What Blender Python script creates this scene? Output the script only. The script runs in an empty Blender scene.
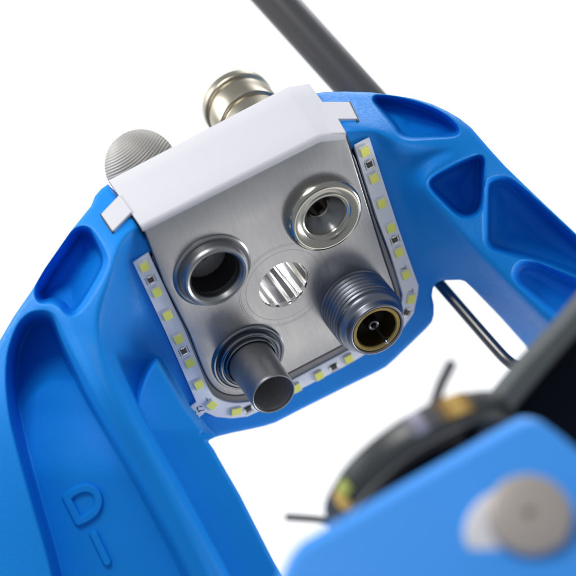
import bpy, bmesh, math, random
import numpy as np
from mathutils import Vector, Matrix
from mathutils.geometry import delaunay_2d_cdt

random.seed(4)
sc = bpy.context.scene
COL = sc.collection
sc.unit_settings.scale_length = 0.01          # 1 unit = 1 cm
S = 0.02                                       # working unit (1/50 cm) -> scene unit
F = 1800.0                                     # viewing distance in working units

# ---------------------------------------------------------------- camera
cam_d = bpy.data.cameras.new('camera')
cam = bpy.data.objects.new('camera', cam_d)
COL.objects.link(cam)
cam.location = (0, -F * S, 0)
cam.rotation_euler = (math.radians(90), 0, 0)
cam_d.sensor_width = 36
cam_d.lens = 36 * F / 576.0
cam_d.clip_start = 0.5
cam_d.clip_end = 500
cam_d.dof.use_dof = True
cam_d.dof.focus_distance = (F - 5) * S
cam_d.dof.aperture_fstop = 0.14
sc.camera = cam

# ---------------------------------------------------------------- light
w = bpy.data.worlds.new('World')
sc.world = w
w.use_nodes = True
bg = w.node_tree.nodes['Background']
bg.inputs[0].default_value = (0.86, 0.93, 1.0, 1)
bg.inputs[1].default_value = 0.37
sc.view_settings.view_transform = 'Standard'
sc.view_settings.look = 'None'
sc.view_settings.exposure = 0
sc.view_settings.gamma = 1

def area(name, loc, target, size, power, col=(1, 1, 1), size_y=None):
    l = bpy.data.lights.new(name, 'AREA')
    l.energy = power
    l.color = col
    l.shape = 'RECTANGLE'
    l.size = size
    l.size_y = size_y or size
    o = bpy.data.objects.new(name, l)
    COL.objects.link(o)
    o.location = loc
    d = Vector(target) - Vector(loc)
    o.rotation_euler = d.to_track_quat('-Z', 'Y').to_euler()
    return o

area('softbox_above', (-11, -20, 20), (0, 0, 0), 13, 4700, (1, 0.99, 0.97), 11)
area('softbox_left', (-26, -8, 4), (0, 0, 0), 9, 450, (0.95, 0.97, 1), 12)
area('added_fill_low_right', (21, -3, -29), (1, 0, -1), 11, 620, (1, 0.95, 0.90), 11)  # added fill, its reflection lightens the lower part of the plate
area('softbox_high_back', (6, 15, 24), (0, 0, 0), 15, 4300, (0.97, 0.98, 1), 13)
area('backdrop_lamp_left', (-34, 8, 14), (-2, 40, 0), 16, 15500)
area('backdrop_lamp_right', (34, 8, -8), (2, 40, 0), 16, 15500)

# ---------------------------------------------------------------- frames
NV = np.array([0.400, -0.530, 0.748]); NV /= np.linalg.norm(NV)
UV = np.array([0.8745, 0.4656, -0.1377]); UV -= NV * UV.dot(NV); UV /= np.linalg.norm(UV)
WV = np.cross(NV, UV)                          # up along the plate
C0 = np.array([(284 - 288) , (288 - 285), 0.0])

def view2world(v):                             # (right, up, towards viewer) -> world
    return Vector((v[0] * S, -v[2] * S, v[1] * S))

Rdev = Matrix((
    (UV[0], WV[0], NV[0]),
    (-UV[2], -WV[2], -NV[2]),
    (UV[1], WV[1], NV[1])))
MDEV = Matrix.Translation(view2world(C0)) @ Rdev.to_4x4() @ Matrix.Scale(S, 4)

def ray_plane(px, py, p0, n):
    o = np.array([0, 0, F]); d = np.array([px - 288, 288 - py, -F], float)
    t = np.dot(np.array(p0) - o, n) / np.dot(d, n)
    return o + d * t

def to_dev(p):
    q = np.array(p) - C0
    return (q.dot(UV), q.dot(WV), q.dot(NV))

def P(px, py, h=0.0):                          # point of the face plane raised by h, plate axes
    return to_dev(ray_plane(px, py, C0 + NV * h, NV))

def V3(px, py, z):                             # view space point at depth z
    k = (F - z) / F
    return np.array([(px - 288) * k, (288 - py) * k, z])

# ---------------------------------------------------------------- helpers
def tag(o, label=None, cat=None, group=None, kind=None):
    if label: o['label'] = label
    if cat: o['category'] = cat
    if group: o['group'] = group
    if kind: o['kind'] = kind
    return o

def empty(name, mat=None):
    o = bpy.data.objects.new(name, None)
    o.empty_display_size = 0.2
    COL.objects.link(o)
    if mat is not None: o.matrix_world = mat
    return o

def link(name, me, mat, parent=None, smooth=None, local=None):
    o = bpy.data.objects.new(name, me)
    COL.objects.link(o)
    if mat is not None and not me.materials: me.materials.append(mat)
    if parent is not None: o.parent = parent
    if local is not None: o.matrix_local = local
    if smooth is not None:
        me.set_sharp_from_angle(angle=math.radians(smooth))
        for p in me.polygons: p.use_smooth = True
    return o

def bm_mesh(bm, name):
    bmesh.ops.recalc_face_normals(bm, faces=bm.faces)
    me = bpy.data.meshes.new(name)
    bm.to_mesh(me); bm.free()
    return me

def smooth_poly(pts, n=2):
    pts = [tuple(p) for p in pts]
    for _ in range(n):
        q = []
        for i in range(len(pts)):
            a = pts[i]; b = pts[(i + 1) % len(pts)]
            q.append(tuple(a[k] * .75 + b[k] * .25 for k in range(len(a))))
            q.append(tuple(a[k] * .25 + b[k] * .75 for k in range(len(a))))
        pts = q
    return pts

def soften(pts, i0, i1, n=2):
    """round the corners of a stretch of an outline, ends kept"""
    seg = [tuple(p) for p in pts[i0:i1]]
    for _ in range(n):
        q = [seg[0]]
        for a, b in zip(seg, seg[1:]):
            q.append((a[0] * .75 + b[0] * .25, a[1] * .75 + b[1] * .25))
            q.append((a[0] * .25 + b[0] * .75, a[1] * .25 + b[1] * .75))
        seg = q + [seg[-1]]
    return list(pts[:i0]) + seg + list(pts[i1:])

def in_poly(x, y, poly):
    c = False
    j = len(poly) - 1
    for i in range(len(poly)):
        xi, yi = poly[i][:2]; xj, yj = poly[j][:2]
        if (yi > y) != (yj > y) and x < (xj - xi) * (y - yi) / (yj - yi) + xi: c = not c
        j = i
    return c

def inset(poly, d):
    n = len(poly); out = []
    area_ = sum(poly[i][0] * poly[(i + 1) % n][1] - poly[(i + 1) % n][0] * poly[i][1] for i in range(n))
    sg = 1 if area_ > 0 else -1
    for i in range(n):
        a = Vector(poly[i - 1][:2]); b = Vector(poly[i][:2]); c = Vector(poly[(i + 1) % n][:2])
        e1 = (b - a).normalized(); e2 = (c - b).normalized()
        n1 = Vector((-e1.y, e1.x)) * sg; n2 = Vector((-e2.y, e2.x)) * sg
        m = (n1 + n2).normalized()
        out.append(tuple(b + m * (d / max(m.dot(n1), .5))))
    return out

def slab(name, outline, holes, z0, z1, mat, parent, bev=0.0, smooth=35):
    """flat sheet with holes between heights z0 < z1 (plate axes), softened outer edge"""
    outline = [tuple(p[:2]) for p in outline]
    steps = [(0, z1)] if not bev else [(bev, z1), (bev * .5, z1 - bev * .13), (bev * .13, z1 - bev * .5), (0, z1 - bev)]
    top_o = inset(outline, steps[0][0]) if bev else outline
    loops = [top_o] + [list(h) for h in holes]
    vs = []; es = []
    for lp in loops:
        b = len(vs)
        vs += [Vector(p[:2]) for p in lp]
        es += [(b + i, b + (i + 1) % len(lp)) for i in range(len(lp))]
    ov, oe, of, *_ = delaunay_2d_cdt(vs, es, [], 0, 1e-6)
    bm = bmesh.new()
    top = [bm.verts.new((v.x, v.y, z1)) for v in ov]
    bot = [bm.verts.new((v.x, v.y, z0)) for v in ov]
    for f in of:
        cx = sum(ov[i].x for i in f) / 3; cy = sum(ov[i].y for i in f) / 3
        if not in_poly(cx, cy, top_o): continue
        if any(in_poly(cx, cy, h) for h in holes): continue
        bm.faces.new([top[i] for i in f])
        bm.faces.new([bot[i] for i in reversed(f)])
    b = 0
    for li, lp in enumerate(loops):
        n = len(lp)
        if li == 0:
            rows = [[top[i] for i in range(n)]]
            for d, z in steps[1:]:
                q = inset(outline, d) if d else outline
                rows.append([bm.verts.new((p[0], p[1], z)) for p in q])
            rows.append([bm.verts.new((p[0], p[1], z0)) for p in outline])
            rows.append([bot[i] for i in range(n)])
        else: rows = [[top[b + i] for i in range(n)], [bot[b + i] for i in range(n)]]
        for A, B in zip(rows, rows[1:]):
            for i in range(n):
                try: bm.faces.new((A[i], A[(i + 1) % n], B[(i + 1) % n], B[i]))
                except ValueError: pass
        b += n
    for v in [v for v in bm.verts if not v.link_faces]: bm.verts.remove(v)
    bmesh.ops.remove_doubles(bm, verts=bm.verts, dist=1e-4)
    me = bm_mesh(bm, name)
    return link(name, me, mat, parent, smooth)

def circle(cx, cy, r, n=96):
    return [(cx + r * math.cos(2 * math.pi * i / n), cy + r * math.sin(2 * math.pi * i / n)) for i in range(n)]

def lathe(name, prof, mat, parent, cx=0, cy=0, n=128, smooth=30, rfun=None, cz=0):
    """profile of (radius, height) turned round the plate normal at (cx, cy)"""
    bm = bmesh.new()
    rings = []
    for r, h in prof:
        if r <= 1e-6:
            rings.append([bm.verts.new((0, 0, h))])
        else:
            ring = []
            for i in range(n):
                a = 2 * math.pi * i / n
                rr = r if rfun is None else rfun(r, h, a)
                ring.append(bm.verts.new((rr * math.cos(a), rr * math.sin(a), h)))
            rings.append(ring)
    for k in range(len(rings) - 1):
        A, B = rings[k], rings[k + 1]
        for i in range(n):
            j = (i + 1) % n
            if len(A) == 1 and len(B) == 1: continue
            if len(A) == 1: bm.faces.new((A[0], B[j], B[i]))
            elif len(B) == 1: bm.faces.new((A[i], A[j], B[0]))
            else: bm.faces.new((A[i], A[j], B[j], B[i]))
    me = bm_mesh(bm, name)
    return link(name, me, mat, parent, smooth, Matrix.Translation((cx, cy, cz)))

def rod(name, pts, r, mat, parent=None, n=24, caps=True, radii=None, smooth=40):
    """tube along view-space points"""
    P3 = [view2world(p) for p in pts]
    bm = bmesh.new(); rings = []
    up = Vector((0, 1, 0.01))
    for i, p in enumerate(P3):
        a = P3[max(i - 1, 0)]; b = P3[min(i + 1, len(P3) - 1)]
        t = (b - a).normalized()
        s = t.cross(up).normalized(); u = s.cross(t)
        rr = (radii[i] if radii else r) * S
        rings.append([bm.verts.new(p + s * rr * math.cos(2 * math.pi * k / n) + u * rr * math.sin(2 * math.pi * k / n)) for k in range(n)])
    for A, B in zip(rings, rings[1:]):
        for k in range(n): bm.faces.new((A[k], A[(k + 1) % n], B[(k + 1) % n], B[k]))
    if caps:
        bm.faces.new(rings[0]); bm.faces.new(rings[-1])
    org = P3[0].copy()
    for v in bm.verts: v.co -= org
    me = bm_mesh(bm, name)
    o = link(name, me, mat, None, smooth)
    o.location = org
    if parent is not None:
        o.parent = parent
        o.location = org - parent.location
    return o

def spline(pts, n=8):
    out = []
    for i in range(len(pts) - 1):
        p0 = np.array(pts[max(i - 1, 0)], float); p1 = np.array(pts[i], float)
        p2 = np.array(pts[i + 1], float); p3 = np.array(pts[min(i + 2, len(pts) - 1)], float)
        for k in range(n):
            t = k / n
            out.append(.5 * ((2 * p1) + (-p0 + p2) * t + (2 * p0 - 5 * p1 + 4 * p2 - p3) * t * t + (-p0 + 3 * p1 - 3 * p2 + p3) * t ** 3))
    out.append(np.array(pts[-1], float))
    return out

# ---------------------------------------------------------------- materials
def mat(name, col, rough=0.5, metal=0.0, spec=0.5, noise=None, bump=None, var=None, aniso=0.0, coat=0.0, rvar=None, sss=0):
    m = bpy.data.materials.new(name); m.use_nodes = True
    nt = m.node_tree; N = nt.nodes; L = nt.links
    b = N['Principled BSDF']
    b.inputs['Base Color'].default_value = (*col, 1)
    b.inputs['Roughness'].default_value = rough
    b.inputs['Metallic'].default_value = metal
    b.inputs['Specular IOR Level'].default_value = spec
    b.inputs['Coat Weight'].default_value = coat
    tc = N.new('ShaderNodeTexCoord')
    def tex(scale, detail=4, stretch=None):
        n = N.new('ShaderNodeTexNoise'); n.inputs['Scale'].default_value = scale; n.inputs['Detail'].default_value = detail
        if stretch:
            mp = N.new('ShaderNodeMapping'); mp.inputs['Scale'].default_value = stretch
            L.new(tc.outputs['Object'], mp.inputs[0]); L.new(mp.outputs[0], n.inputs[0])
        else: L.new(tc.outputs['Object'], n.inputs[0])
        return n
    if var:                                     # (scale, amount, stretch)
        n = tex(var[0], 5, var[2] if len(var) > 2 else None)
        mx = N.new('ShaderNodeMix'); mx.data_type = 'RGBA'
        k = var[1]
        mx.inputs[6].default_value = (*[c * (1 - k) for c in col], 1)
        mx.inputs[7].default_value = (*[min(1, c * (1 + k)) for c in col], 1)
        L.new(n.outputs[0], mx.inputs[0]); L.new(mx.outputs[2], b.inputs['Base Color'])
    if rvar:
        n = tex(rvar[0], 4, rvar[2] if len(rvar) > 2 else None)
        mr = N.new('ShaderNodeMapRange')
        mr.inputs[1].default_value = .3; mr.inputs[2].default_value = .7
        mr.inputs[3].default_value = rough - rvar[1]; mr.inputs[4].default_value = rough + rvar[1]
        L.new(n.outputs[0], mr.inputs[0]); L.new(mr.outputs[0], b.inputs['Roughness'])
    if bump:                                    # (scale, strength, distance, stretch)
        n = tex(bump[0], 6, bump[3] if len(bump) > 3 else None)
        bp = N.new('ShaderNodeBump'); bp.inputs['Strength'].default_value = bump[1]; bp.inputs['Distance'].default_value = bump[2]
        L.new(n.outputs[0], bp.inputs['Height']); L.new(bp.outputs[0], b.inputs['Normal'])
    m['bsdf'] = 1
    return m

M_blue = mat('blue_plastic', (0.004, 0.238, 0.76), rough=0.50, spec=0.17, bump=(22, 0.5, 0.012), var=(1.2, 0.05), rvar=(14, 0.08))
M_blue2 = mat('blue_paint', (0.045, 0.33, 0.95), rough=0.5, spec=0.4, bump=(20, 0.1, 0.01))
M_white = mat('white_coated_sheet', (0.655, 0.65, 0.69), rough=0.6, metal=0.0, spec=0.12, var=(0.05, 0.015))
M_steel_dark = mat('dark_steel', (0.20, 0.20, 0.215), rough=0.32, metal=1.0, rvar=(0.06, 0.05))
M_gun = mat('gunmetal', (0.27, 0.28, 0.31), rough=0.27, metal=1.0, rvar=(0.05, 0.04))
M_socket = mat('socket_steel', (0.42, 0.42, 0.42), rough=0.25, metal=1.0, rvar=(0.05, 0.04))
M_chrome = mat('polished_steel', (0.47, 0.45, 0.40), rough=0.19, metal=1.0)
M_socket2 = mat('grey_socket_steel', (0.36, 0.36, 0.365), rough=0.34, metal=1.0, rvar=(0.05, 0.04))
M_thread = mat('thread_steel', (0.22, 0.235, 0.275), rough=0.37, metal=1.0, rvar=(0.05, 0.04))
M_mirror = mat('mirror_bore', (0.93, 0.92, 0.90), rough=0.13, metal=1.0)
M_inner = mat('matt_grey_metal', (0.36, 0.35, 0.35), rough=0.5, metal=0.4, var=(0.2, .2))
M_shelf = mat('shelf_steel', (0.30, 0.31, 0.33), rough=0.3, metal=1.0, rvar=(0.03, 0.06))
M_tube = mat('blackened_tube', (0.29, 0.29, 0.30), rough=0.45, metal=0.9, rvar=(0.06, 0.05), var=(0.15, .1))
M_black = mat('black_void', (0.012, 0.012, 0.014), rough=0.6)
M_brass = mat('brass_ring', (0.27, 0.20, 0.075), rough=0.38, metal=1.0, rvar=(0.4, 0.1))
M_nickel = mat('nickel_plated', (0.47, 0.43, 0.345), rough=0.36, metal=1.0, rvar=(0.05, 0.04))
M_knurl = mat('knurled_metal', (0.40, 0.385, 0.36), rough=0.6, metal=0.3)
M_pcb = mat('white_board', (0.86, 0.88, 0.96), rough=0.4, var=(0.2, 0.06), bump=(0.8, 0.1, 0.2))
M_ledw = mat('led_body', (0.75, 0.76, 0.72), rough=0.4)
M_ledy = mat('led_phosphor', (1.0, 0.97, 0.19), rough=0.55, var=(0.3, 0.06))
M_chip = mat('resistor_chip', (0.03, 0.028, 0.028), rough=0.4)
M_solder = mat('solder', (0.78, 0.78, 0.78), rough=0.3, metal=0.5)
M_pad = mat('pad_print', (0.07, 0.065, 0.07), rough=0.6)
M_rod = mat('grey_tube', (0.075, 0.073, 0.075), rough=0.38, spec=0.5, bump=(30, 0.1, 0.01))
M_wire = mat('spring_wire', (0.20, 0.19, 0.175), rough=0.3, metal=0.9)
M_pin = mat('dark_pin', (0.05, 0.05, 0.055), rough=0.4, metal=0.3)
M_drum = mat('black_drum', (0.045, 0.050, 0.049), rough=0.33, spec=0.5)
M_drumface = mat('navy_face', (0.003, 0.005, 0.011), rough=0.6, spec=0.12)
M_copper = mat('copper_winding', (0.62, 0.36, 0.10), rough=0.4, metal=0.3)
M_gold = mat('bright_copper', (0.85, 0.55, 0.16), rough=0.35, metal=0.2)
M_brown = mat('brown_varnish', (0.20, 0.13, 0.06), rough=0.4)
M_dull = mat('dull_tape', (0.11, 0.105, 0.11), rough=0.5)
M_lav2 = mat('grey_tape', (0.20, 0.20, 0.25), rough=0.45)
M_lime = mat('lime_plastic', (0.55, 0.62, 0.15), rough=0.5)
M_lav = mat('silver_lead', (0.30, 0.30, 0.38), rough=0.4, metal=0.3)
M_grey = mat('grey_green_paint', (0.105, 0.115, 0.11), rough=0.5)
M_screw = mat('beige_screw', (0.50, 0.44, 0.40), rough=0.4, metal=0.2, var=(3, .08))
M_washer = mat('white_washer', (0.78, 0.76, 0.80), rough=0.4)
M_back = mat('white_paper', (0.9, 0.9, 0.9), rough=0.9, spec=0.1)

# brushed plate with grain along the long axis, turned rings round the middle bore and scratches
def plate_material():
    m = bpy.data.materials.new('brushed_steel'); m.use_nodes = True
    nt = m.node_tree; N = nt.nodes; L = nt.links
    b = N['Principled BSDF']
    b.inputs['Metallic'].default_value = 1.0
    tc = N.new('ShaderNodeTexCoord')
    def noise(scale, st, detail=5):
        mp = N.new('ShaderNodeMapping'); mp.inputs['Scale'].default_value = st
        n = N.new('ShaderNodeTexNoise'); n.inputs['Scale'].default_value = scale; n.inputs['Detail'].default_value = detail
        L.new(tc.outputs['Object'], mp.inputs[0]); L.new(mp.outputs[0], n.inputs[0]); return n
    g = noise(0.5, (1.0, 0.03, 0.05), 6)        # grain runs up the plate
    g2 = noise(0.02, (1, .6, 1), 3)
    g3 = noise(0.25, (1, 0.25, 1), 6)
    rp = N.new('ShaderNodeMix'); rp.data_type = 'RGBA'
    rp.inputs[6].default_value = (0.35, 0.355, 0.375, 1); rp.inputs[7].default_value = (0.52, 0.515, 0.515, 1)
    a1 = N.new('ShaderNodeMath'); a1.operation = 'MULTIPLY_ADD'; a1.inputs[1].default_value = .5
    L.new(g.outputs[0], a1.inputs[0])
    a2 = N.new('ShaderNodeMath'); a2.operation = 'MULTIPLY'; a2.inputs[1].default_value = .5
    L.new(g3.outputs[0], a2.inputs[0]); L.new(a2.outputs[0], a1.inputs[2])
    L.new(a1.outputs[0], rp.inputs[0]); L.new(rp.outputs[2], b.inputs['Base Color'])
    mr = N.new('ShaderNodeMapRange'); mr.inputs[3].default_value = .26; mr.inputs[4].default_value = .44
    L.new(g2.outputs[0], mr.inputs[0]); L.new(mr.outputs[0], b.inputs['Roughness'])
    # turned rings
    ln = N.new('ShaderNodeVectorMath'); ln.operation = 'LENGTH'
    L.new(tc.outputs['Object'], ln.inputs[0])
    prev = None
    for rad in (41.5, 47.0, 49.0):
        s = N.new('ShaderNodeMath'); s.operation = 'SUBTRACT'; s.inputs[1].default_value = rad
        L.new(ln.outputs['Value'], s.inputs[0])
        ab = N.new('ShaderNodeMath'); ab.operation = 'ABSOLUTE'; L.new(s.outputs[0], ab.inputs[0])
        k = N.new('ShaderNodeMapRange'); k.inputs[1].default_value = 0; k.inputs[2].default_value = .55
        k.inputs[3].default_value = 1; k.inputs[4].default_value = 0
        L.new(ab.outputs[0], k.inputs[0])
        if prev is None: prev = k
        else:
            mx = N.new('ShaderNodeMath'); mx.operation = 'ADD'
            L.new(prev.outputs[0], mx.inputs[0]); L.new(k.outputs[0], mx.inputs[1]); prev = mx
    h = N.new('ShaderNodeMath'); h.operation = 'MULTIPLY'; h.inputs[1].default_value = -0.5
    L.new(prev.outputs[0], h.inputs[0])
    h2 = N.new('ShaderNodeMath'); h2.operation = 'MULTIPLY_ADD'; h2.inputs[1].default_value = 0.5
    L.new(g.outputs[0], h2.inputs[0]); L.new(h.outputs[0], h2.inputs[2])
    bp = N.new('ShaderNodeBump'); bp.inputs['Strength'].default_value = 0.3; bp.inputs['Distance'].default_value = 0.008
    L.new(h2.outputs[0], bp.inputs['Height']); L.new(bp.outputs[0], b.inputs['Normal'])
    return m
M_plate = plate_material()

# ---------------------------------------------------------------- backdrop
bm = bmesh.new()
vs = []
prof = [(44, 60), (44, -20)] + [(44 - 16 * math.sin(a), -20 - 16 * (1 - math.cos(a))) for a in np.linspace(0, math.pi / 2, 12)][1:] + [(10, -36)]
rows = [[bm.verts.new((x, y, z)) for x in (-70, 70)] for y, z in prof]
for a, b in zip(rows, rows[1:]): bm.faces.new((a[0], a[1], b[1], b[0]))
me = bm_mesh(bm, 'backdrop')
tag(link('backdrop', me, M_back, None, 60), 'plain white seamless paper backdrop behind the blue housing', None, None, 'structure')

# planes of the folded cover (used by the rim too)
eL, eM, eR = np.array(P(141, 227, 1.2)), np.array(P(319, 137, 1.2)), np.array(P(346, 134, 1.2))
def face_plane(a, b):
    d = b - a; n = np.cross(d, np.array([0, 0, 1.0])); n /= np.linalg.norm(n)
    return a, -n if n[1] < 0 else n
def dev_to_view(v): return C0 + UV * v[0] + WV * v[1] + NV * v[2]
def dev_dir(v): return UV * v[0] + WV * v[1] + NV * v[2]
def on_face(px, py, fp):
    return np.array(to_dev(ray_plane(px, py, dev_to_view(fp[0]), dev_dir(fp[1]))))
fT = face_plane(eL, eM); fC = face_plane(eM, eR)

def face_z(px, py, fp, back=0.0):
    return float(ray_plane(px, py, dev_to_view(fp[0]) - dev_dir(fp[1]) * back, dev_dir(fp[1]))[2])

# ---------------------------------------------------------------- blue housing: sculpted height over the view-facing grid
G0X, G1X, G0Y, G1Y, ST = -40, 640, 78, 640, 1.0
gx = np.arange(G0X, G1X + .1, ST); gy = np.arange(G0Y, G1Y + .1, ST)
X, Y = np.meshgrid(gx, gy)

def sdf(poly, X=None, Y=None):
    """signed distance, positive inside"""
    X = globals()['X'] if X is None else X; Y = globals()['Y'] if Y is None else Y
    p = np.array([q[:2] for q in poly], float); n = len(p)
    d = np.full(X.shape, 1e18); ins = np.zeros(X.shape, bool)
    for i in range(n):
        a = p[i]; b = p[(i + 1) % n]; e = b - a
        wx = X - a[0]; wy = Y - a[1]
        t = np.clip((wx * e[0] + wy * e[1]) / max(e.dot(e), 1e-9), 0, 1)
        dx = wx - e[0] * t; dy = wy - e[1] * t
        d = np.minimum(d, dx * dx + dy * dy)
        if a[1] != b[1]:
            c = ((a[1] > Y) != (b[1] > Y)) & (X < (b[0] - a[0]) * (Y - a[1]) / (b[1] - a[1]) + a[0])
            ins ^= c
    d = np.sqrt(d)
    return np.where(ins, d, -d)

def line_d(pts, X, Y):
    d = np.full(X.shape, 1e18)
    for a, b in zip(pts, pts[1:]):
        a = np.array(a, float); b = np.array(b, float); e = b - a
        t = np.clip(((X - a[0]) * e[0] + (Y - a[1]) * e[1]) / e.dot(e), 0, 1)
        d = np.minimum(d, (X - a[0] - e[0] * t) ** 2 + (Y - a[1] - e[1] * t) ** 2)
    return np.sqrt(d)

def ss(t): t = np.clip(t, 0, 1); return t * t * (3 - 2 * t)
def smax(a, b, k): h = np.clip(.5 + .5 * (a - b) / k, 0, 1); return b * (1 - h) + a * h + k * h * (1 - h)

def zplate(X, Y, h=0.0):
    # depth of the plane parallel to the face plate, offset h along its normal
    o = C0 + NV * h
    d0 = X - 288; d1 = 288 - Y
    t = (o.dot(NV) - F * NV[2]) / (d0 * NV[0] + d1 * NV[1] - F * NV[2])
    return F - F * t

CP = np.array([
 (105,185,40),(130,215,88),(142,236,118),(122,250,125),(70,232,62),(40,290,70),(95,300,126),(60,310,96),(20,330,66),(75,335,112),
 (100,390,138),(150,470,140),(190,560,140),(0,400,80),(0,560,90),(-30,480,70),(220,620,140),
 (380,95,-2),(385,138,58),(430,104,-12),(455,142,18),(480,155,6),(425,185,24),(484,200,2),
 (544,215,-45),(475,245,-8),(510,262,-20),(544,330,-20),(600,250,-60),(600,400,-10),(250,150,100),(250,300,90)], float)
CP = np.vstack([CP, [[a, b, face_z(a, b, fC, 1.0)] for a, b in ((314, 94), (330, 98), (330, 118), (345, 134), (357, 120), (350, 103), (345, 92), (322, 104))]])
def tps_fit(cp):
    x = (cp[:, :2] - 288) / 288; n = len(x)
    r2 = ((x[:, None] - x[None]) ** 2).sum(-1)
    K = np.where(r2 > 0, .5 * r2 * np.log(np.maximum(r2, 1e-12)), 0) + np.eye(n) * 0.002
    A = np.zeros((n + 3, n + 3)); A[:n, :n] = K; A[:n, n] = 1; A[:n, n + 1:] = x; A[n, :n] = 1; A[n + 1:, :n] = x.T
    return x, np.linalg.solve(A, np.r_[cp[:, 2], 0, 0, 0])
TX, TW = tps_fit(CP)
def zbase(X, Y):
    a = (X - 288) / 288; b = (Y - 288) / 288
    z = TW[-3] + TW[-2] * a + TW[-1] * b
    for (u, v), w_ in zip(TX, TW):
        r2 = (a - u) ** 2 + (b - v) ** 2
        z = z + w_ * .5 * r2 * np.log(np.maximum(r2, 1e-12))
    return z

strip_inner = [(148.8,253.3),(166,290),(184.7,330),(200,368),(208.4,388.8),(214.7,398),(227,402.8),(240,403.5),(255,401),(275,390),(293.5,379.5),(354,347.5),(385,330),(396,318),(402,306),(403,294.4),(391,255),(377.8,220),(365,180),(354.7,146)]
strip_inner = soften(strip_inner, 2, 16)
strip_outer = [(369.5,138),(395.8,220),(407,253),(418.6,285.8),(417.8,294),(413.5,313.5),(402.5,329),(380,344),(360,357.6),(340,369),(294,392.5),(270,406),(258.5,411.5),(247.5,416.5),(232,418.4),(216,417),(205.3,412.2),(195,421.5),(188,409.8),(196.5,402.5),(164.7,330),(133.4,263)]
outline = ([(108,184),(101,189),(95,196),(91,206),(70,232),(45,268),(32,290),(14,316),(-6,350),(-24,400),(-39,470),(-39,639),(317,639),(295,600),(272,558),(240,495),(214,450),
  (207.5,441),(216,437),(232,433),(252,429),(265,426),(276,422.5),(300,410),(340,390),(378,371.5),(386,367),(394,360),(426,329),(432,322),(434,315),(434,305),(432,296),(433,288),(437,282.5),(442,280.5),(460,280),(465,281.5),(472,288),(500,317),(524,344),(540,364),(570,400),(600,440),(639,480),
  (639,294),(600,256),(544,203.5),(522,182.5),(505,166),(490,149.5),(481,139),(471,127.5),(459,118),(446,110.5),(432,104),(414,98.5),(395,95.5),(372,92.5),(345,91.5),(325,92),(313,93.5)]
  + [(321,103.5),(330,118),(342,138)] + [(300,160),(220,200),(146,238)] + [(128,212)])
# the opening under the face plate: kept out of the body altogether
P_F = smooth_poly([(141,220),(130,234),(120,252),(113,268),(107,285),(100,303),(97,320),(98,340),(105,362),(115,382),(127,402),(140,425),(155,450),(220,565),(260,640),(330,660),(560,520),(680,520),(680,440),(600,370),(544,316),(520,293),(490,262),(465,237),(440,207),(427,192),(424,183),(432,171),(450,159),(468,150),(466,146),(440,143),(415,144),(398,141),(380,134),(360,129),(345,126),(330,118),(200,180)], 2)
P_A = smooth_poly([(154,356),(145,367),(137,385),(133,400),(136,418),(144,436),(148,453),(177,506),(213,566),(250,640),(340,660),(345,620),(298,548),(264,490),(203,434),(206,438.5),(207.5,440.8),(209,441.8),(214,444),(228,452),(190,411),(177,388),(167,371),(160,358)], 2)
P_CH = smooth_poly([(39,309),(50,310),(58,317),(66,337),(81,367),(100,402),(118,432),(140,470),(162,512),(185,556),(215,620),(225,670),(70,670),(56,600),(44,550),(32,510),(18,460),(6,410),(4,360),(14,328),(26,313)], 2)
P_P1 = smooth_poly([(372,97.5),(387,98),(405,101),(430,109),(448,119),(459,131),(452,135),(430,136),(410,137.5),(400,135),(394,125),(383,112)], 2)
P_P2 = smooth_poly([(483,156),(470,159),(452,167),(431,178),(429,186),(444,201),(457,213.5),(468,217),(478.5,212),(482,200),(482,175)], 2)
P_P3 = smooth_poly([(486,186),(491,180),(504,178),(514,183),(544,210),(600,262),(680,330),(680,310),(600,284),(544,262),(500,251),(487,245),(486,230)], 2)
P_P4 = smooth_poly([(515,269),(523,262),(534,261.5),(548,267),(600,292),(680,330),(680,420),(600,352),(544,305),(525,288),(515,279)], 2)
P_PL = smooth_poly([(75,230),(87,228),(94,235),(105,254),(106,265),(101,276),(93,290),(84,304),(74,314),(67,312),(61,304),(52,301),(41,302),(37,296),(38,285),(46,270),(61,250)], 2)
P_STRIP = [(130,258),(120,200),(320,100),(350,132),(373,133)] + [(400,220),(411,253),(423,285),(421,296),(416,317),(405,333),(382,348),(361,362),(300,394),(259,416),(232,423),(205,418),(193,428),(184,410),(160,330)]
P_GAP = [(p[0], p[1]) for p in strip_inner]

D_STROKES = [[(66.5,498),(78.5,522)], spline([(66.5,498),(77,490.5),(88,488.5),(96,493),(98.5,502),(95,511.5),(87,518),(78.5,522)], 5)]
I_STROKE = [[(94,535),(107,562)]]

def blur(a, r, n=3):
    for _ in range(n):
        for ax_ in (0, 1):
            p = np.pad(a, [(r, r) if k == ax_ else (0, 0) for k in (0, 1)], mode='edge')
            c = np.cumsum(p, axis=ax_); c = np.insert(c, 0, 0, axis=ax_)
            a = (np.take(c, range(2 * r + 1, c.shape[ax_]), axis=ax_) - np.take(c, range(0, c.shape[ax_] - 2 * r - 1), axis=ax_)) / (2 * r + 1)
    return a

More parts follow.
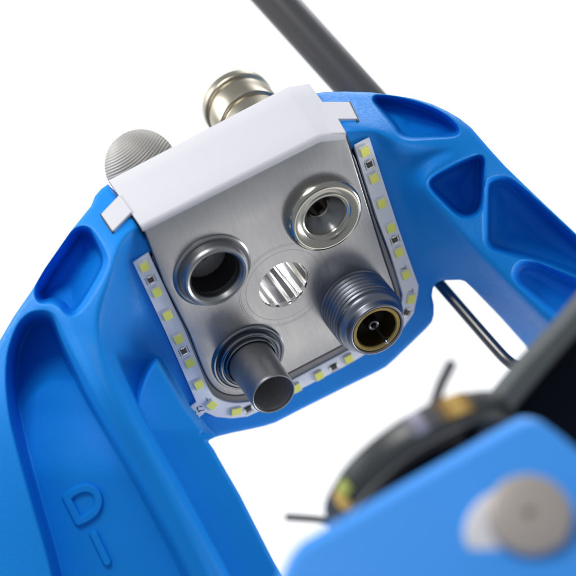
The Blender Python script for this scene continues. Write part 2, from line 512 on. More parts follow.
RIDGE = spline([(50, 300), (66, 322), (80, 348), (99, 383), (124, 424), (152, 474), (192, 552), (228, 630)], 4)
def height(X, Y, letters=False):
    B = zbase(X, Y)
    B = B + 9 * np.exp(-(line_d(RIDGE, X, Y) / 13.0) ** 2)
    z = B.copy()
    zf = zplate(X, Y, -9)
    d = sdf(P_F, X, Y)
    # wide soft slope down to the board floor
    ds = np.clip(-sdf(P_STRIP, X, Y) - 5, 0, None)
    t = np.clip(d / np.minimum(d + ds + 0.01, 50), 0, 1)
    t = np.where(d > 0, t, 0)
    q = np.where(t < 1, 1 - (1 - t) ** 1.7, 1)
    q = q * ss(d / np.minimum(9.0, 1 + (d + ds) * .5))
    if X.shape[0] > 400: q = blur(q, 3)
    low = np.minimum(zf, B - 6)
    z = z * (1 - q) + low * q
    # lower arm face, ending upward in an arch
    dA = sdf(P_A, X, Y)
    zA = B - 34 - 7 * ss((440 - Y) / 60)
    zA = zA - 0.18 * np.clip(430 - Y, 0, 100) - 80 * (1 - ss((dA + 1) / 7)) * (1 - ss((Y - 424) / 12))
    z = np.where(dA > -1.5, smax(z, zA, 5), z)
    # ridge between channel and arm face, soft crease
    # channel
    d = sdf(P_CH, X, Y)
    dep = 92 - 50 * ss((Y - 350) / 130)
    arch = ss((62 - np.hypot((X - 62) * 1.15, (Y - 445) * 0.85)) / 9) * 7 * ss((420 - Y) / 30)
    z = z - (dep - arch) * ss(d / 13)
    for poly, dp, wd in ((P_P1, 56, 7), (P_P2, 64, 8), (P_P3, 64, 8.5), (P_P4, 58, 8), (P_PL, 72, 9)):
        d = sdf(poly, X, Y)
        t = np.clip((d + 3.6) / wd, 0, 1)
        z = z - dp * (ss(t) * .9 + .1 * ss((d - wd) / 14))
    # sharp drop into the gap round the metal block
    d = sdf(P_GAP, X, Y)
    z = z - 40 * ss((d - 0.3) / 1.6)
    return z

Z = height(X, Y)
SD = np.minimum(sdf(outline), -sdf([(150,240),(186,333),(199,362),(210,384),(222,392),(240,393),(265,383),(342,342),(382,322),(392,308),(392,290),(384,262),(372,226),(350,150),(342,136),(300,150)]))
# rounded outer edge
rr = 5.0
dd = np.clip(SD, 0, rr)
Z = Z - (rr - np.sqrt(np.maximum(rr * rr - (rr - dd) ** 2, 0)))
# body mesh clipped to the outline, border verts slid onto it
Xs, Ys = X.copy(), Y.copy()
for _ in range(3):
    s_ = SD if _ == 0 else 0*SD
    gxx = np.gradient(SD, axis=1); gyy = np.gradient(SD, axis=0)
    mk = (SD < 0) & (SD > -1.8)
    Xs = np.where(mk, Xs - s_ * gxx, Xs); Ys = np.where(mk, Ys - s_ * gyy, Ys)
mk = (SD < 0) & (SD > -1.8)
Zb = height(Xs, Ys) - rr
Z = np.where(mk, Zb, Z)
ny, nx = X.shape
inside = SD >= 0
cell = inside[:-1, :-1] | inside[1:, :-1] | inside[:-1, 1:] | inside[1:, 1:]
idx = np.arange(ny * nx).reshape(ny, nx)
q = np.stack([idx[:-1, :-1], idx[1:, :-1], idx[1:, 1:], idx[:-1, 1:]], -1)[cell]
k = (F - Z) / F
co = np.stack([(Xs - 288) * k * S, -Z * S, (288 - Ys) * k * S], -1).reshape(-1, 3)
# boundary edges -> side walls
e = np.concatenate([q[:, [0, 1]], q[:, [1, 2]], q[:, [2, 3]], q[:, [3, 0]]])
key = np.sort(e, 1); kk = key[:, 0].astype(np.int64) * (ny * nx) + key[:, 1]
u, inv, cnt = np.unique(kk, return_inverse=True, return_counts=True)
be = e[cnt[inv] == 1]
used = np.unique(be)
nb = ny * nx
m1 = {int(v): i for i, v in enumerate(used)}
walls = []
rowsz = []
THK = 95 * S
base = co[used]
zlow = []
extra = []
gu = np.stack([gxx.ravel()[used], gyy.ravel()[used]], -1)
gu /= np.maximum(np.linalg.norm(gu, axis=1, keepdims=True), 1e-6)
tk = ss((np.hypot(X.ravel()[used] - 209, Y.ravel()[used] - 440) - 10) / 45)   # thinner where arm and lip meet
for j, f in enumerate((0.15, 0.9, 1.0)):
    c = base.copy()
    dr = 10 * S * f * tk                                # mould draft: the wall leans inwards
    c[:, 0] += gu[:, 0] * dr; c[:, 2] -= gu[:, 1] * dr
    depth = THK * (0.03 + 0.97 * tk)
    c[:, 1] = base[:, 1] + depth * f
    extra.append(c)
allco = np.concatenate([co] + extra)
def vid(v, lvl): return v if lvl == 0 else nb + (lvl - 1) * len(used) + m1[v]
for a, b in be:
    a = int(a); b = int(b)
    for l in range(3): walls.append((vid(b, l), vid(a, l), vid(a, l + 1), vid(b, l + 1)))
faces = np.concatenate([q, np.array(walls)])
un, inv = np.unique(faces, return_inverse=True)
faces = inv.reshape(faces.shape)
allco = allco[un]
org = np.array([0.0, 0.0, 0.0])
me = bpy.data.meshes.new('body')
me.vertices.add(len(allco)); me.vertices.foreach_set('co', allco.astype(np.float32).ravel())
me.loops.add(faces.size); me.loops.foreach_set('vertex_index', faces.astype(np.int32).ravel())
me.polygons.add(len(faces))
me.polygons.foreach_set('loop_start', np.arange(0, faces.size, 4, dtype=np.int32))
me.polygons.foreach_set('use_smooth', np.ones(len(faces), bool))
me.update(calc_edges=True); me.validate()
housing = empty('machine_housing', Matrix.Translation((-3.0, 1.0, -6.0)))
tag(housing, 'blue moulded plastic housing arch with ribbed pockets framing the steel connector plate', 'housing')
body = link('body', me, M_blue, housing)
body.location = (3.0, -1.0, 6.0)

def letter(strokes, lab, x0, x1, y0, y1, hw=3.9, hgt=4.6):
    lx = np.arange(x0, x1, .5); ly = np.arange(y0, y1, .5)
    A, Bq = np.meshgrid(lx, ly)
    d = np.full(A.shape, 1e9)
    for s in strokes: d = np.minimum(d, line_d(s, A, Bq))
    zz = height(A, Bq) + hgt * (ss((hw + 1.6 - d) / 2.6)) - 0.6 * (1 - ss((hw + 1.6 - d) / 1.0))
    keep = d < hw + 1.7
    n1, n2 = A.shape
    cell = keep[:-1, :-1] & keep[1:, :-1] & keep[:-1, 1:] & keep[1:, 1:]
    idx = np.arange(n1 * n2).reshape(n1, n2)
    q = np.stack([idx[:-1, :-1], idx[1:, :-1], idx[1:, 1:], idx[:-1, 1:]], -1)[cell]
    k = (F - zz) / F
    c = np.stack([(A - 288) * k * S, -zz * S, (288 - Bq) * k * S], -1).reshape(-1, 3)
    un, inv = np.unique(q, return_inverse=True)
    me = bpy.data.meshes.new('letter')
    me.from_pydata(c[un].tolist(), [], inv.reshape(q.shape).tolist())
    for p in me.polygons: p.use_smooth = True
    o = link('letter', me, M_blue, housing); o.location = (3.0, -1.0, 6.0)
    o['label'] = lab
letter(D_STROKES, 'raised letter D', 55, 112, 478, 535)
letter(I_STROKE, 'raised straight stroke of the next letter', 85, 120, 525, 575)

# ---------------------------------------------------------------- connector block (plate axes, child coordinates in working units)
blk = empty('connector_block', MDEV)
tag(blk, 'brushed steel connector block with folded white cover and four round ports', 'connector block')

plate_px = [(143,226),(319,137),(345,134),(371,217),(385,262),(394,288),(396,298),(393,309),(385,320),(375,327),(342,345),(288,373),(262,387),(248,393.5),(235,395.5),(223,393),(214,387),(207,377),(200,360),(190,334),(166,286)]
plate_px = soften(plate_px, 4, 19)
plate_o = [P(a, b, 0)[:2] for a, b in plate_px]
HL, HR, HB, HT = P(212, 270), P(322, 212), P(248, 357), P(354.5, 301.5)
RB = 27.0
holes = [circle(HL[0], HL[1], 39.6), circle(HR[0], HR[1], 38.6), circle(HB[0], HB[1], 38.6), circle(HT[0], HT[1], 37), circle(0, 0, RB)]
slab('faceplate', plate_o, holes, -8, 0, M_plate, blk, bev=0.9)
slab('seam', [P(q_[0], q_[1], -5.6)[:2] for q_ in inset(plate_px, -1.3)], [circle(h[0], h[1], 31) for h in (HL, HR, HB, HT)] + [circle(0, 0, RB + .5)], -9.5, -5.6, M_black, blk)
# lower body of the block
cx = sum(p[0] for p in plate_o) / len(plate_o); cy = sum(p[1] for p in plate_o) / len(plate_o)
inner = [(cx + (p[0] - cx) * .985, cy + (p[1] - cy) * .985) for p in plate_o]
slab('block_side', inner, [circle(0, 0, RB)] + [circle(h[0], h[1], r) for h, r in ((HL, 30), (HR, 30), (HB, 30), (HT, 30))], -80, -8.2, M_steel_dark, blk)
# stepped shelf seen below and right of the plate
shelf_px = [(152,257),(170,297),(185,333),(199,368),(207.5,388.5),(214,396.6),(226.5,401.5),(240,402),(255,399.5),(275,388.5),(293,378.3),(353.5,346.3),(384,329.3),(394.7,317.3),(400.4,306),(401.2,294.6),(389.4,256),(376,221),(363,181),(352,148),(340,150),(200,220),(160,245)]
shelf_px = soften(shelf_px, 2, 22)
slab('shelf', [P(a, b, -7.2)[:2] for a, b in shelf_px], [circle(0, 0, RB + .3)] + [circle(h[0], h[1], 30.3) for h in (HL, HR, HB, HT)], -18, -7.2, M_steel_dark, blk, bev=.8)
# thin rim trim line
# polished fluted bore in the middle, open at the back
def flute(r, h, a):
    return r + 0.34 * math.sin(13 * a) + 0.22 * math.sin(22 * a + 1.0) + .1 * math.sin(37 * a)
o = lathe('bore', [(RB + 1.0, -0.6), (RB, -1.2)] + [(RB, -1.2 - 4 * i) for i in range(1, 26)], M_mirror, blk, n=220, rfun=lambda r, h, a: (flute(r, h, a) if h < -1.5 else r), smooth=80)
o['label'] = 'polished fluted opening in the middle of the plate'

# cover: folded sheet, each face planar
def sheet(name, pts, n, th, mat_, parent, bev=.5):
    bm = bmesh.new()
    f = bm.faces.new([bm.verts.new(p) for p in pts])
    r = bmesh.ops.extrude_face_region(bm, geom=[f])
    for v in [g for g in r['geom'] if isinstance(g, bmesh.types.BMVert)]: v.co -= Vector(n) * th
    me = bm_mesh(bm, name)
    o = link(name, me, mat_, parent, 30)
    m = o.modifiers.new('b', 'BEVEL'); m.width = bev; m.segments = 3
    return o
# folded body of the cover: lip over the plate edge, top face, corner face
bm = bmesh.new()
a_back = on_face(109, 181, fT); b_back = on_face(287, 88, fT); c_back = on_face(309, 84.5, fC)
def mixp(a, b, t): return a * (1 - t) + b * t
def section(edge, back, n_face, lipdir):
    """profile across the fold from the plate lip round to the back edge"""
    pts = []
    r = 4.0
    d = back - edge; L = np.linalg.norm(d); d = d / L
    c = edge + d * r + lipdir * r                        # centre of the bend
    e1 = lipdir * -1; e2 = -d
    # lip end on the plate
    pts.append(c + e2 * r + lipdir * 1.2)
    for k in range(0, 9):
        a = k / 8 * math.pi / 2
        pts.append(c + e2 * r * math.cos(a) + e1 * r * math.sin(a))
    for t in (0.25, .5, .75, 1): pts.append(mixp(edge + d * r, back, t))
    return pts
nT = fT[1]; nC = fC[1]
nM = (nT + nC); nM /= np.linalg.norm(nM)
secs = [section(eL, a_back, nT, -nT), section(mixp(eL, eM, .5), mixp(a_back, b_back, .5), nT, -nT), section(mixp(eL, eM, .985), mixp(a_back, b_back, .985), nT, -nT),
        section(mixp(eM, eR, .08), mixp(b_back, c_back, .08), nC, -nC), section(eR, c_back, nC, -nC)]
rows = [[bm.verts.new(p) for p in s] for s in secs]
for A, B in zip(rows, rows[1:]):
    for i in range(len(A) - 1): bm.faces.new((A[i], B[i], B[i + 1], A[i + 1]))
me = bm_mesh(bm, 'cover')
cov = link('cover', me, M_white, blk, 50)
md = cov.modifiers.new('s', 'SOLIDIFY'); md.thickness = 2.2; md.offset = 0
md = cov.modifiers.new('b', 'BEVEL'); md.width = .6; md.segments = 2; md.limit_method = 'ANGLE'; md.angle_limit = math.radians(40)
# T shaped tab at the right, let into the blue rim
tp = [(308,84.5),(313.7,93),(320.6,103),(349,103),(357.4,119.8),(338,119.8),(346,134),(330,134),(305,95)]
tab = sheet('tab', [on_face(a, b, fC) + nC * 1.35 for a, b in tp], nC, 3.0, M_white, blk, .4)
tab['label'] = 'T shaped right tab of the white cover'
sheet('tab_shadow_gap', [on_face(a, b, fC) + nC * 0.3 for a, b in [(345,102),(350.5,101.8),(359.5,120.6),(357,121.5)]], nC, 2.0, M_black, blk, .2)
# left tab stands on the rim
zt = lambda px, py: float(height(np.array([[float(px)]]), np.array([[float(py)]]))[0, 0])
tl = [(119.5,194.5),(131.5,211.5),(112.5,231),(101,214)]
pl = [V3(a, b, zt(a, b)) for a, b in tl]
pc = sum(pl) / 4
nn = np.cross(pl[1] - pl[0], pl[3] - pl[0]); nn /= np.linalg.norm(nn)
nn = nn if nn[2] > 0 else -nn
LT = [np.array(to_dev(ray_plane(a, b, pc + nn * 4.5, nn))) for a, b in tl]
nnd = np.array([nn.dot(UV), nn.dot(WV), nn.dot(NV)])
tab = sheet('tab', LT, nnd, 3.0, M_white, blk, .4)
tab['label'] = 'small square left tab of the white cover'
sheet('tab_edge_shade', [np.array(to_dev(ray_plane(a, b, pc + nn * 3.6, nn))) for a, b in [(99.6,214.4),(102,212.4),(114,230.6),(111.8,233)]], nnd, 2.0, M_black, blk, .2)  # black strip stands in for the shade along the tab's lower left edge

# --- ports
def sub(name, label):
    return None

# left socket
sL = lathe('socket', [(28, -7), (40, -3), (40.6, 0.2), (40.2, 1.6), (38.2, 3.0), (36.6, 2.6), (35.4, 1.8), (34.6, 4), (34.2, 9), (33.6, 12), (32.4, 13.4), (30.5, 13.9), (28.4, 13.0), (26.2, 10.0), (25.2, 8), (25.0, 2), (25.0, -50)], M_socket2, blk, HL[0], HL[1])
sL['label'] = 'dark steel socket with a deep open mouth'
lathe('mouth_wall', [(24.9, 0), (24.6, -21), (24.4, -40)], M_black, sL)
lathe('socket_floor', [(0, -26), (4, -26), (4.5, -24), (21, -24), (23, -25), (24.6, -26)], M_inner, sL)
# right chrome socket
sR = lathe('socket', [(30, -6), (38.8, -2), (40.2, -0.5), (40.4, 1.2)] + [(34.6 + 5.6 * math.cos(a), 3 + 9.6 * math.sin(a)) for a in np.linspace(0, math.pi / 2, 10)] + [(33.4, 12.4), (27.0, 11.0), (26.4, 10.6), (25.8, 9.6), (23.4, 9.2), (22.6, 8.8), (21.8, 7.8), (20.8, 4), (11.4, -9), (10.4, -10), (10.2, -36)], M_chrome, blk, HR[0], HR[1])
sR['label'] = 'shiny steel socket with a cone shaped mouth'
lathe('nozzle', [(0, -24), (3.0, -23), (3.8, -24), (4.6, -34), (10.1, -34)], M_gun, sR)
lathe('cone_liner', [(21.6, 6.6), (20.6, 4.2), (11.2, -8.6)], M_socket, sR)
# lower left probe tube
sB = lathe('probe_port', [(27, -8), (38, -4), (39.3, 0), (39.4, 2.0), (38.2, 3.4), (36.6, 3.2), (35.6, 1.2), (34.6, 0.6), (33.6, 2.2), (33.2, 6.6), (32.2, 7.6), (30.8, 7.4), (29.6, 5.6), (28.8, 5.8), (28.2, 10.2), (27.4, 11), (26.4, 10.4), (26.1, 4), (26, -10)], M_gun, blk, HB[0], HB[1])
sB['label'] = 'dark ringed port holding a protruding open tube'
lathe('tube', [(25.0, -12), (24.8, 10), (23.8, 30), (23.4, 62), (23.2, 65.4), (22.8, 66.2), (22.0, 66.4), (21.2, 65.8), (21.0, 64)], M_tube, sB)
lathe('tube_lining', [(21.0, 64), (20.8, 30), (20.7, 22), (16, 20), (0, 20)], M_inner, sB)
# lower right threaded nozzle
thr = [(30, -6), (36.8, -3), (37.6, 0)]
h = 1.0
while h < 31:
    thr += [(36.2, h), (37.8, h + 1.9), (37.9, h + 2.9), (36.2, h + 4.9), (35.9, h + 5.4)]
    h += 5.9
thr += [(35.6, 33), (36.4, 34.4), (36.5, 39), (35.8, 41.2), (33.6, 43.6), (31.4, 45.2), (30.6, 47), (30.4, 52.6), (29.8, 53.8), (28.6, 54.2), (27.3, 53.6), (26.8, 52.4), (26.6, 20)]
def helix(r, h, a): return r
bmT = bmesh.new()
n = 144; rings = []
for r, hh in thr:
    ring = []
    for i in range(n):
        a = 2 * math.pi * i / n
        k = 1.0 if 1.5 < hh < 30 else 0.0
        ring.append(bmT.verts.new((r * math.cos(a), r * math.sin(a), hh + k * 0.6 * math.sin(a))))
    rings.append(ring)
for A, B in zip(rings, rings[1:]):
    for i in range(n): bmT.faces.new((A[i], A[(i + 1) % n], B[(i + 1) % n], B[i]))
sT = link('threaded_nozzle', bm_mesh(bmT, 'threaded_nozzle'), M_thread, blk, 50, Matrix.Translation((HT[0], HT[1], 0)))
sT['label'] = 'dark threaded nozzle with a brass ring inside'
lathe('brass_ring', [(26.5, 52.2), (25.8, 52.9), (22.6, 52.4), (21.6, 51.2), (21.2, 48), (21, 26)], M_brass, sT)
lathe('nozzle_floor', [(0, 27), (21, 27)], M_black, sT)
lathe('core', [(7.4, 27), (6.8, 40), (5.6, 45.4), (4.4, 46), (3.0, 45.2), (2.6, 43), (2.6, 30)], M_steel_dark, sT, n=48)
lathe('needle', [(1.3, 30), (1.3, 72), (1.9, 73.4), (2.2, 75), (1.6, 76.6), (0, 77)], M_gun, sT, n=24)

# --- rear parts that stick out behind the cover
rc = P(235, 103, -200)
# coupling axis shares the plate normal
cq = P(238.5, 105.5, -205)
CS = 1.08
cpl = lathe('rear_coupling', [(r_ * CS, h_) for r_, h_ in [(0, -214), (33.5, -214), (35.6, -212.6), (36.2, -210), (36.2, -203), (35.4, -201.6), (34.6, -201.2), (32.4, -200.8), (32.0, -199.5), (32.0, -196), (33.4, -195.2), (34.4, -194.4), (34.6, -193), (34.6, -168), (34.2, -166.6), (32.4, -166), (31.2, -165.6), (31, -161), (32.6, -160), (33.2, -158), (33.2, -100)]],
            M_nickel, blk, cq[0], cq[1])
cpl['label'] = 'pale nickel coupling with a grooved collar'
# ridged ball
kc = to_dev(V3(141, 165.5, -40))
kw = V3(141, 165.5, -40)
NA, NB_ = 260, 420
th = np.linspace(0, math.pi, NA)[:, None]; ph = np.linspace(0, 2 * math.pi, NB_, endpoint=False)[None]
sx_ = np.sin(th) * np.cos(ph); sy_ = np.sin(th) * np.sin(ph); sz_ = np.cos(th) + 0 * ph
kx = 37 * (sx_ * UV[0] + sy_ * WV[0] + sz_ * NV[0]); ky = 37 * (sx_ * UV[1] + sy_ * WV[1] + sz_ * NV[1])
ph_ = np.hypot(kx + 43, ky - 52)
rr_ = 37.0 + 0.24 * np.sin(ph_ * 2 * math.pi / 2.9) + 0.06 * np.sin(np.hypot(kx - 60, ky - 40) * 2 * math.pi / 2.9)
kv = np.stack([rr_ * sx_, rr_ * sy_, rr_ * sz_], -1).reshape(-1, 3)
ii = np.arange(NA * NB_).reshape(NA, NB_); jj = np.roll(ii, -1, 1)
kq = np.stack([ii[:-1], ii[1:], jj[1:], jj[:-1]], -1).reshape(-1, 4)
me = bpy.data.meshes.new('ridged_knob')
me.vertices.add(len(kv)); me.vertices.foreach_set('co', kv.astype(np.float32).ravel())
me.loops.add(kq.size); me.loops.foreach_set('vertex_index', kq.astype(np.int32).ravel())
me.polygons.add(len(kq)); me.polygons.foreach_set('loop_start', np.arange(0, kq.size, 4, dtype=np.int32))
me.polygons.foreach_set('use_smooth', np.ones(len(kq), bool)); me.update(calc_edges=True)
kn = link('ridged_knob', me, M_knurl, blk, None, Matrix.Translation(kc))
kn['label'] = 'round grey knob with fine curved ridges'

# ---------------------------------------------------------------- LED strip
leds = empty('led_strip', MDEV @ Matrix.Translation((0, 0, -6.0)))
tag(leds, 'white LED strip bent in a U round the steel connector plate', 'led strip')
so = [P(a, b, -6.0)[:2] for a, b in strip_inner + strip_outer]
slab('board', so, [], -2.2, 0, M_pcb, leds, bev=.25)
def box_me(name, sx, sy, sz, b=0.3):
    bm = bmesh.new(); bmesh.ops.create_cube(bm, size=1)
    for v in bm.verts: v.co.x *= sx; v.co.y *= sy; v.co.z = (v.co.z + .5) * sz
    bmesh.ops.bevel(bm, geom=[e for e in bm.edges if max(v.co.z for v in e.verts) > sz * .9], offset=b, segments=2, affect='EDGES')
    return bm_mesh(bm, name)
me_l = box_me('led', 9.8, 12.0, 2.4, .5); me_l.materials.append(M_ledw)
me_y = box_me('phosphor', 8.7, 10.6, .5, .2); me_y.materials.append(M_ledy)
me_r = box_me('resistor', 6.2, 7.0, 2.0, .3); me_r.materials.append(M_chip)
me_s = box_me('solder', 5.4, 2.4, 1.6, .6); me_s.materials.append(M_solder)
me_p = box_me('pad', 3.6, 9.6, .12, .02); me_p.materials.append(M_pad)
def ang(p, q): 
    a = P(*p, -6); b = P(*q, -6); return math.atan2(b[1] - a[1], b[0] - a[0])
aL = ang((144, 267), (198.6, 384.5)) + math.pi / 2
aR = ang((365, 151.4), (406, 274.4)) + math.pi / 2
aB = ang((319, 375), (348.6, 358.8))
LED = [(144.4,266.6,aL),(156.9,292,aL),(167.5,315.3,aL),(178.4,339,aL),(189.7,363,aL),(198.6,384.5,aL),(211.6,405,aL+.35),(236.2,411.4,aL+1.2),
       (264.5,403.5,aB),(296.6,388,aB),(319,375.6,aB),(348.6,359,aB),(365,151.4,aR),(374,178.4,aR),(381.7,203.4,aR),(391,228,aR),(399,252.2,aR),(406,274.4,aR),(411.2,299,aR-.45)]
for k, (x, y, a) in enumerate(LED):
    p = P(x, y, -4.5)
    o = link('led', me_l, None, leds, None, Matrix.Translation((p[0], p[1], 0.01)) @ Matrix.Rotation(a, 4, 'Z'))
    y_ = bpy.data.objects.new('phosphor', me_y); COL.objects.link(y_); y_.parent = o; y_.matrix_local = Matrix.Translation((0, 0, 2.15))
    for s in (-1, 1):
        g = bpy.data.objects.new('solder', me_s); COL.objects.link(g); g.parent = o
        g.matrix_local = Matrix.Translation((0, s * 5.9, 0)) @ Matrix.Scale(.5, 4)
RES = [(150.8,279.8,aL),(183.8,351,aL),(248.5,409.2,aB),(334,367.2,aB),(407,312.5,aR-.8),(369.6,164.4,aR),(394.9,239.8,aR)]
for x, y, a in RES:
    horiz = (a == aB)
    p = P(x, y, -5)
    rot = a + (math.pi / 2 if horiz else 0)
    o = link('resistor', me_r, None, leds, None, Matrix.Translation((p[0], p[1], 0.02)) @ Matrix.Rotation(rot, 4, 'Z') @ Matrix.Scale(.92, 4))
    for s in (-1, 1):
        g = bpy.data.objects.new('solder', me_s); COL.objects.link(g); g.parent = o
        g.matrix_local = Matrix.Translation((0, s * 4.3, 0))
# printed pads and marks beside the parts
def mark(x, y, a, sx, sy):
    p = P(x, y, -6)
    o = link('printed_mark', me_p, None, leds, None, Matrix.Translation((p[0], p[1], 0.03)) @ Matrix.Rotation(a, 4, 'Z') @ Matrix.Diagonal((sx, sy, 1, 1)))
for x, y, a in RES:
    r_ = a + (math.pi / 2 if a == aB else 0)
    p0 = P(x, y, -6)
    for s in (-1, 1):
        o = link('printed_mark', me_p, None, leds, None, Matrix.Translation((p0[0] + math.cos(r_) * 4.8 * s, p0[1] + math.sin(r_) * 4.8 * s, .03)) @ Matrix.Rotation(r_, 4, 'Z') @ Matrix.Diagonal((.16, 1.0, 1, 1)))
for (x, y, a, sx, sy) in [(197.5,408.5,aL-.3,.5,.5),(200.5,406.5,aL+.9,.4,.35),(199.5,411,aL+.2,.9,.22),(202.8,410.2,aL+1.2,.3,.4),(195.2,412,aL,.3,.3),
                          (403.5,268.5,aR+1.2,.25,.7),(405,266.6,aR+1.9,.2,.35),(411,291.5,aR+1.0,.25,.6),(412.5,289.8,aR+.1,.3,.3),(207,399.5,aL,.2,.6)]:
    mark(x, y, a, sx, sy)

# ---------------------------------------------------------------- grey tube behind
tb = rod('support_tube', [V3(210, -44, -170), V3(286.5, 17, -150) * 1.0, V3(420, 158, -120)], 19, M_rod, None, n=48)
bpy.data.objects.remove(tb)
tb = rod('support_tube', [V3(220, -62, -160), V3(431, 172, -130)], 20.5, M_rod, None, n=64)
tag(tb, 'thick dark grey tube running behind the top of the housing', 'tube')

# ---------------------------------------------------------------- bent wire in the slot
wp = spline([V3(425, 268, -150), V3(438, 282, -140), V3(470, 319, -120), V3(498, 351, -100), V3(508, 361, -94), V3(517, 366.5, -92), V3(530, 366, -92), V3(560, 350, -92)], 8)
wr = rod('bent_rod', wp, 6.2, M_wire, None, n=24)
tag(wr, 'thin bent metal rod crossing the white slot under the right arm', 'rod')

# ---------------------------------------------------------------- foreground drum
ZD = 380
dc = V3(438.5, 492, ZD)
ax = np.array([0.50, -0.74, 0.45]); ax /= np.linalg.norm(ax)
bx_ = np.cross(ax, np.array([0, 0, 1.0])); bx_ /= np.linalg.norm(bx_); by_ = np.cross(ax, bx_)
Rm = Matrix(((bx_[0], by_[0], ax[0]), (-bx_[2], -by_[2], -ax[2]), (bx_[1], by_[1], ax[1])))
MD = Matrix.Translation(view2world(dc)) @ Rm.to_4x4() @ Matrix.Scale(S * (F - ZD) / F, 4)
drum = empty('motor_drum', MD)
tag(drum, 'blurred black round motor drum in front of the lower right of the housing', 'motor')
lathe('shell', [(60, -52), (96, -50), (108, -42), (112, -30), (112, -20), (110, -14), (105, -11), (99, -12), (96, -20), (60, -24), (0, -24)], M_drum, drum, n=96)
lathe('face', [(95.5, -20), (50, -18), (48, -8), (30, -6), (0, -6)], M_drumface, drum, n=64)
def patch(name, a0, a1, h0, h1, m_, r=112.6):
    bm = bmesh.new(); rows = []
    for i in range(13):
        a = math.radians(a0 + (a1 - a0) * i / 12)
        rows.append([bm.verts.new((rr_ * math.cos(a), rr_ * math.sin(a), hh)) for rr_, hh in ((r - 4, h0), (r, h0), (r + 2.5, (h0 + h1) / 2), (r, h1), (r - 4, h1))])
    for A, B in zip(rows, rows[1:]):
        for i in range(4): bm.faces.new((A[i], A[i + 1], B[i + 1], B[i]))
    bm.faces.new(rows[0]); bm.faces.new(rows[-1])
    return link(name, bm_mesh(bm, name), m_, drum, 40)
def drum_angle(px, py, h=-20):
    # angle on the drum's rim seen at a pixel
    best = None
    for d_ in range(0, 360, 2):
        a = math.radians(d_)
        w_ = MD @ Vector((112 * math.cos(a), 112 * math.sin(a), h))
        k_ = F / (F + w_.y / S)
        x_ = 288 + w_.x / S * k_; y_ = 288 - w_.z / S * k_
        e_ = (x_ - px) ** 2 + (y_ - py) ** 2
        if best is None or e_ < best[0]: best = (e_, d_)
    return best[1]
a1_ = drum_angle(452, 398); a2_ = drum_angle(414, 418); a3_ = drum_angle(332, 486)
for q0, q1, m_, r_ in ((-12, -8.5, M_brown, 112.3), (-8.6, -4, M_copper, 112.9), (-4.1, 1, M_gold, 113.4), (0.9, 5, M_copper, 113.0), (4.9, 9, M_brown, 112.6), (8.9, 12.5, M_dull, 112.2)):
    patch('copper_winding', a1_ + q0, a1_ + q1, -42, -19, m_, r_)
for q0, q1, m_ in ((-7, -3.4, M_dull), (-3.5, 1.5, M_lav), (1.4, 5, M_lav2)):
    patch('silver_lead', a2_ + q0, a2_ + q1, -43, -19, m_)
patch('orange_terminal', a3_ - 1, a3_ + 5, -32, -12, M_gold, 115)
patch('green_terminal', a3_ - 7, a3_ - 1, -34, -20, M_lime, 115)

pin = rod('pin', [V3(431, 424, ZD + 62), V3(434, 404, ZD + 55), V3(441, 384, ZD + 48), V3(452, 362, ZD + 40)], 4.4, M_pin, None, n=20)
tag(pin, 'short dark pin standing up behind the copper winding of the motor', 'pin')
hk = rod('lead_wire', spline([V3(285, 517, 330), V3(300, 518, 330), V3(313, 519, 330), V3(322, 520, 330), V3(340, 524, 330), V3(380, 530, 330)], 6), 3.0, M_pin, None, n=20)
tag(hk, 'thin dark wire end poking out left of the motor drum', 'wire')

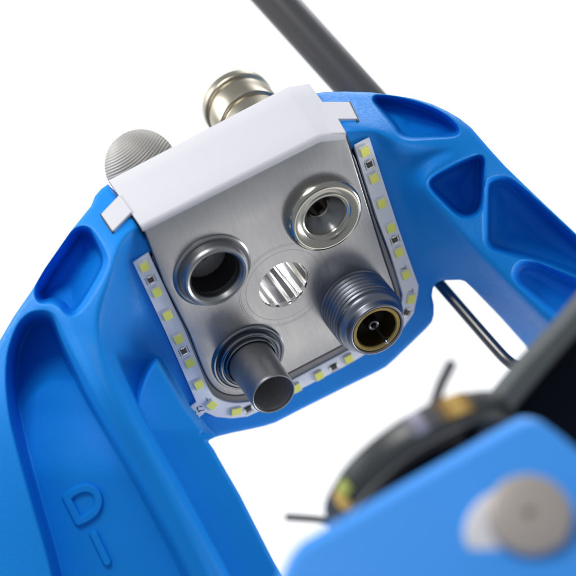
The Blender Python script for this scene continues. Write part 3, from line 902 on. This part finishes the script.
# ---------------------------------------------------------------- foreground bracket (grey, dark underside)
ZB = 400
def prism(name, pts, z, depth, mat_, parent=None, bev=0.06, dz=None):
    """solid block: outline in view space extruded away from the viewer"""
    v = [view2world(V3(a, b, z if dz is None else z + dz(a, b))) for a, b in pts]
    org = v[0].copy()
    bm = bmesh.new()
    f = bm.faces.new([bm.verts.new(p - org) for p in v])
    r = bmesh.ops.extrude_face_region(bm, geom=[f])
    for g in r['geom']:
        if isinstance(g, bmesh.types.BMVert): g.co.y += depth * S
    me = bm_mesh(bm, name)
    o = link(name, me, mat_, None, 40)
    o.location = org
    if parent is not None:
        o.parent = parent; o.location = org - parent.location
    m = o.modifiers.new('b', 'BEVEL'); m.width = bev; m.segments = 4; m.limit_method = 'ANGLE'; m.angle_limit = math.radians(30)
    return o
br = empty('grey_bracket', Matrix.Translation(view2world(V3(540, 400, ZB))))
tag(br, 'blurred grey bracket bar with a dark side at the right edge', 'bracket')
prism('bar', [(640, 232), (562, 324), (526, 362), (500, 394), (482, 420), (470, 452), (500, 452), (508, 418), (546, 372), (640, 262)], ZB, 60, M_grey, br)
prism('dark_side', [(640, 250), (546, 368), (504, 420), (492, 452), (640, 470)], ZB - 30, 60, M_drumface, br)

# ---------------------------------------------------------------- foreground blue block with screw
ZK = 540
slope = lambda a, b: (b - 480) * 0.55
bb = empty('mounting_block', Matrix.Translation(view2world(V3(450, 540, ZK))))
tag(bb, 'blurred bright blue mounting block with a round screw in the bottom right corner', 'mounting block')
prism('block', [(262, 640), (277, 590), (289, 562), (300, 548), (330, 530.5), (360, 513.5), (400, 490.5), (440, 467.5), (480, 444.5), (508, 428.5), (522, 421), (532, 418.5), (543, 422), (562, 436), (660, 520), (660, 640)], ZK, 34, M_blue2, bb, 0.10, slope)
nb_ = np.array([0, 0.55 * .9, 1.0]); nb_ /= np.linalg.norm(nb_)
def screwm(px, py, lift):
    c = V3(px, py, ZK + (py - 480) * .55 + lift)
    zx = np.cross(np.array([0, 1.0, 0]), nb_); zx /= np.linalg.norm(zx); zy = np.cross(nb_, zx)
    R = Matrix(((zx[0], zy[0], nb_[0]), (-zx[2], -zy[2], -nb_[2]), (zx[1], zy[1], nb_[1])))
    return Matrix.Translation(view2world(c)) @ R.to_4x4() @ Matrix.Scale(S * (F - ZK) / F, 4)
ws = lathe('washer', [(0, 6), (46, 6), (49, 5), (51, 2), (51, -4)], M_washer, None, n=64)
ws.parent = bb; ws.matrix_world = screwm(516, 538, 0)
ws.matrix_parent_inverse = Matrix.Identity(4); ws.matrix_local = Matrix.Translation(-bb.location) @ screwm(516, 538, 0)
sw = lathe('screw_head', [(0, 14), (4, 14), (5, 19), (6, 20), (36, 20), (40, 18.5), (42, 15), (42, 0)], M_screw, None, n=64)
sw.parent = bb; sw.matrix_local = Matrix.Translation(-bb.location) @ screwm(528, 520, 3)
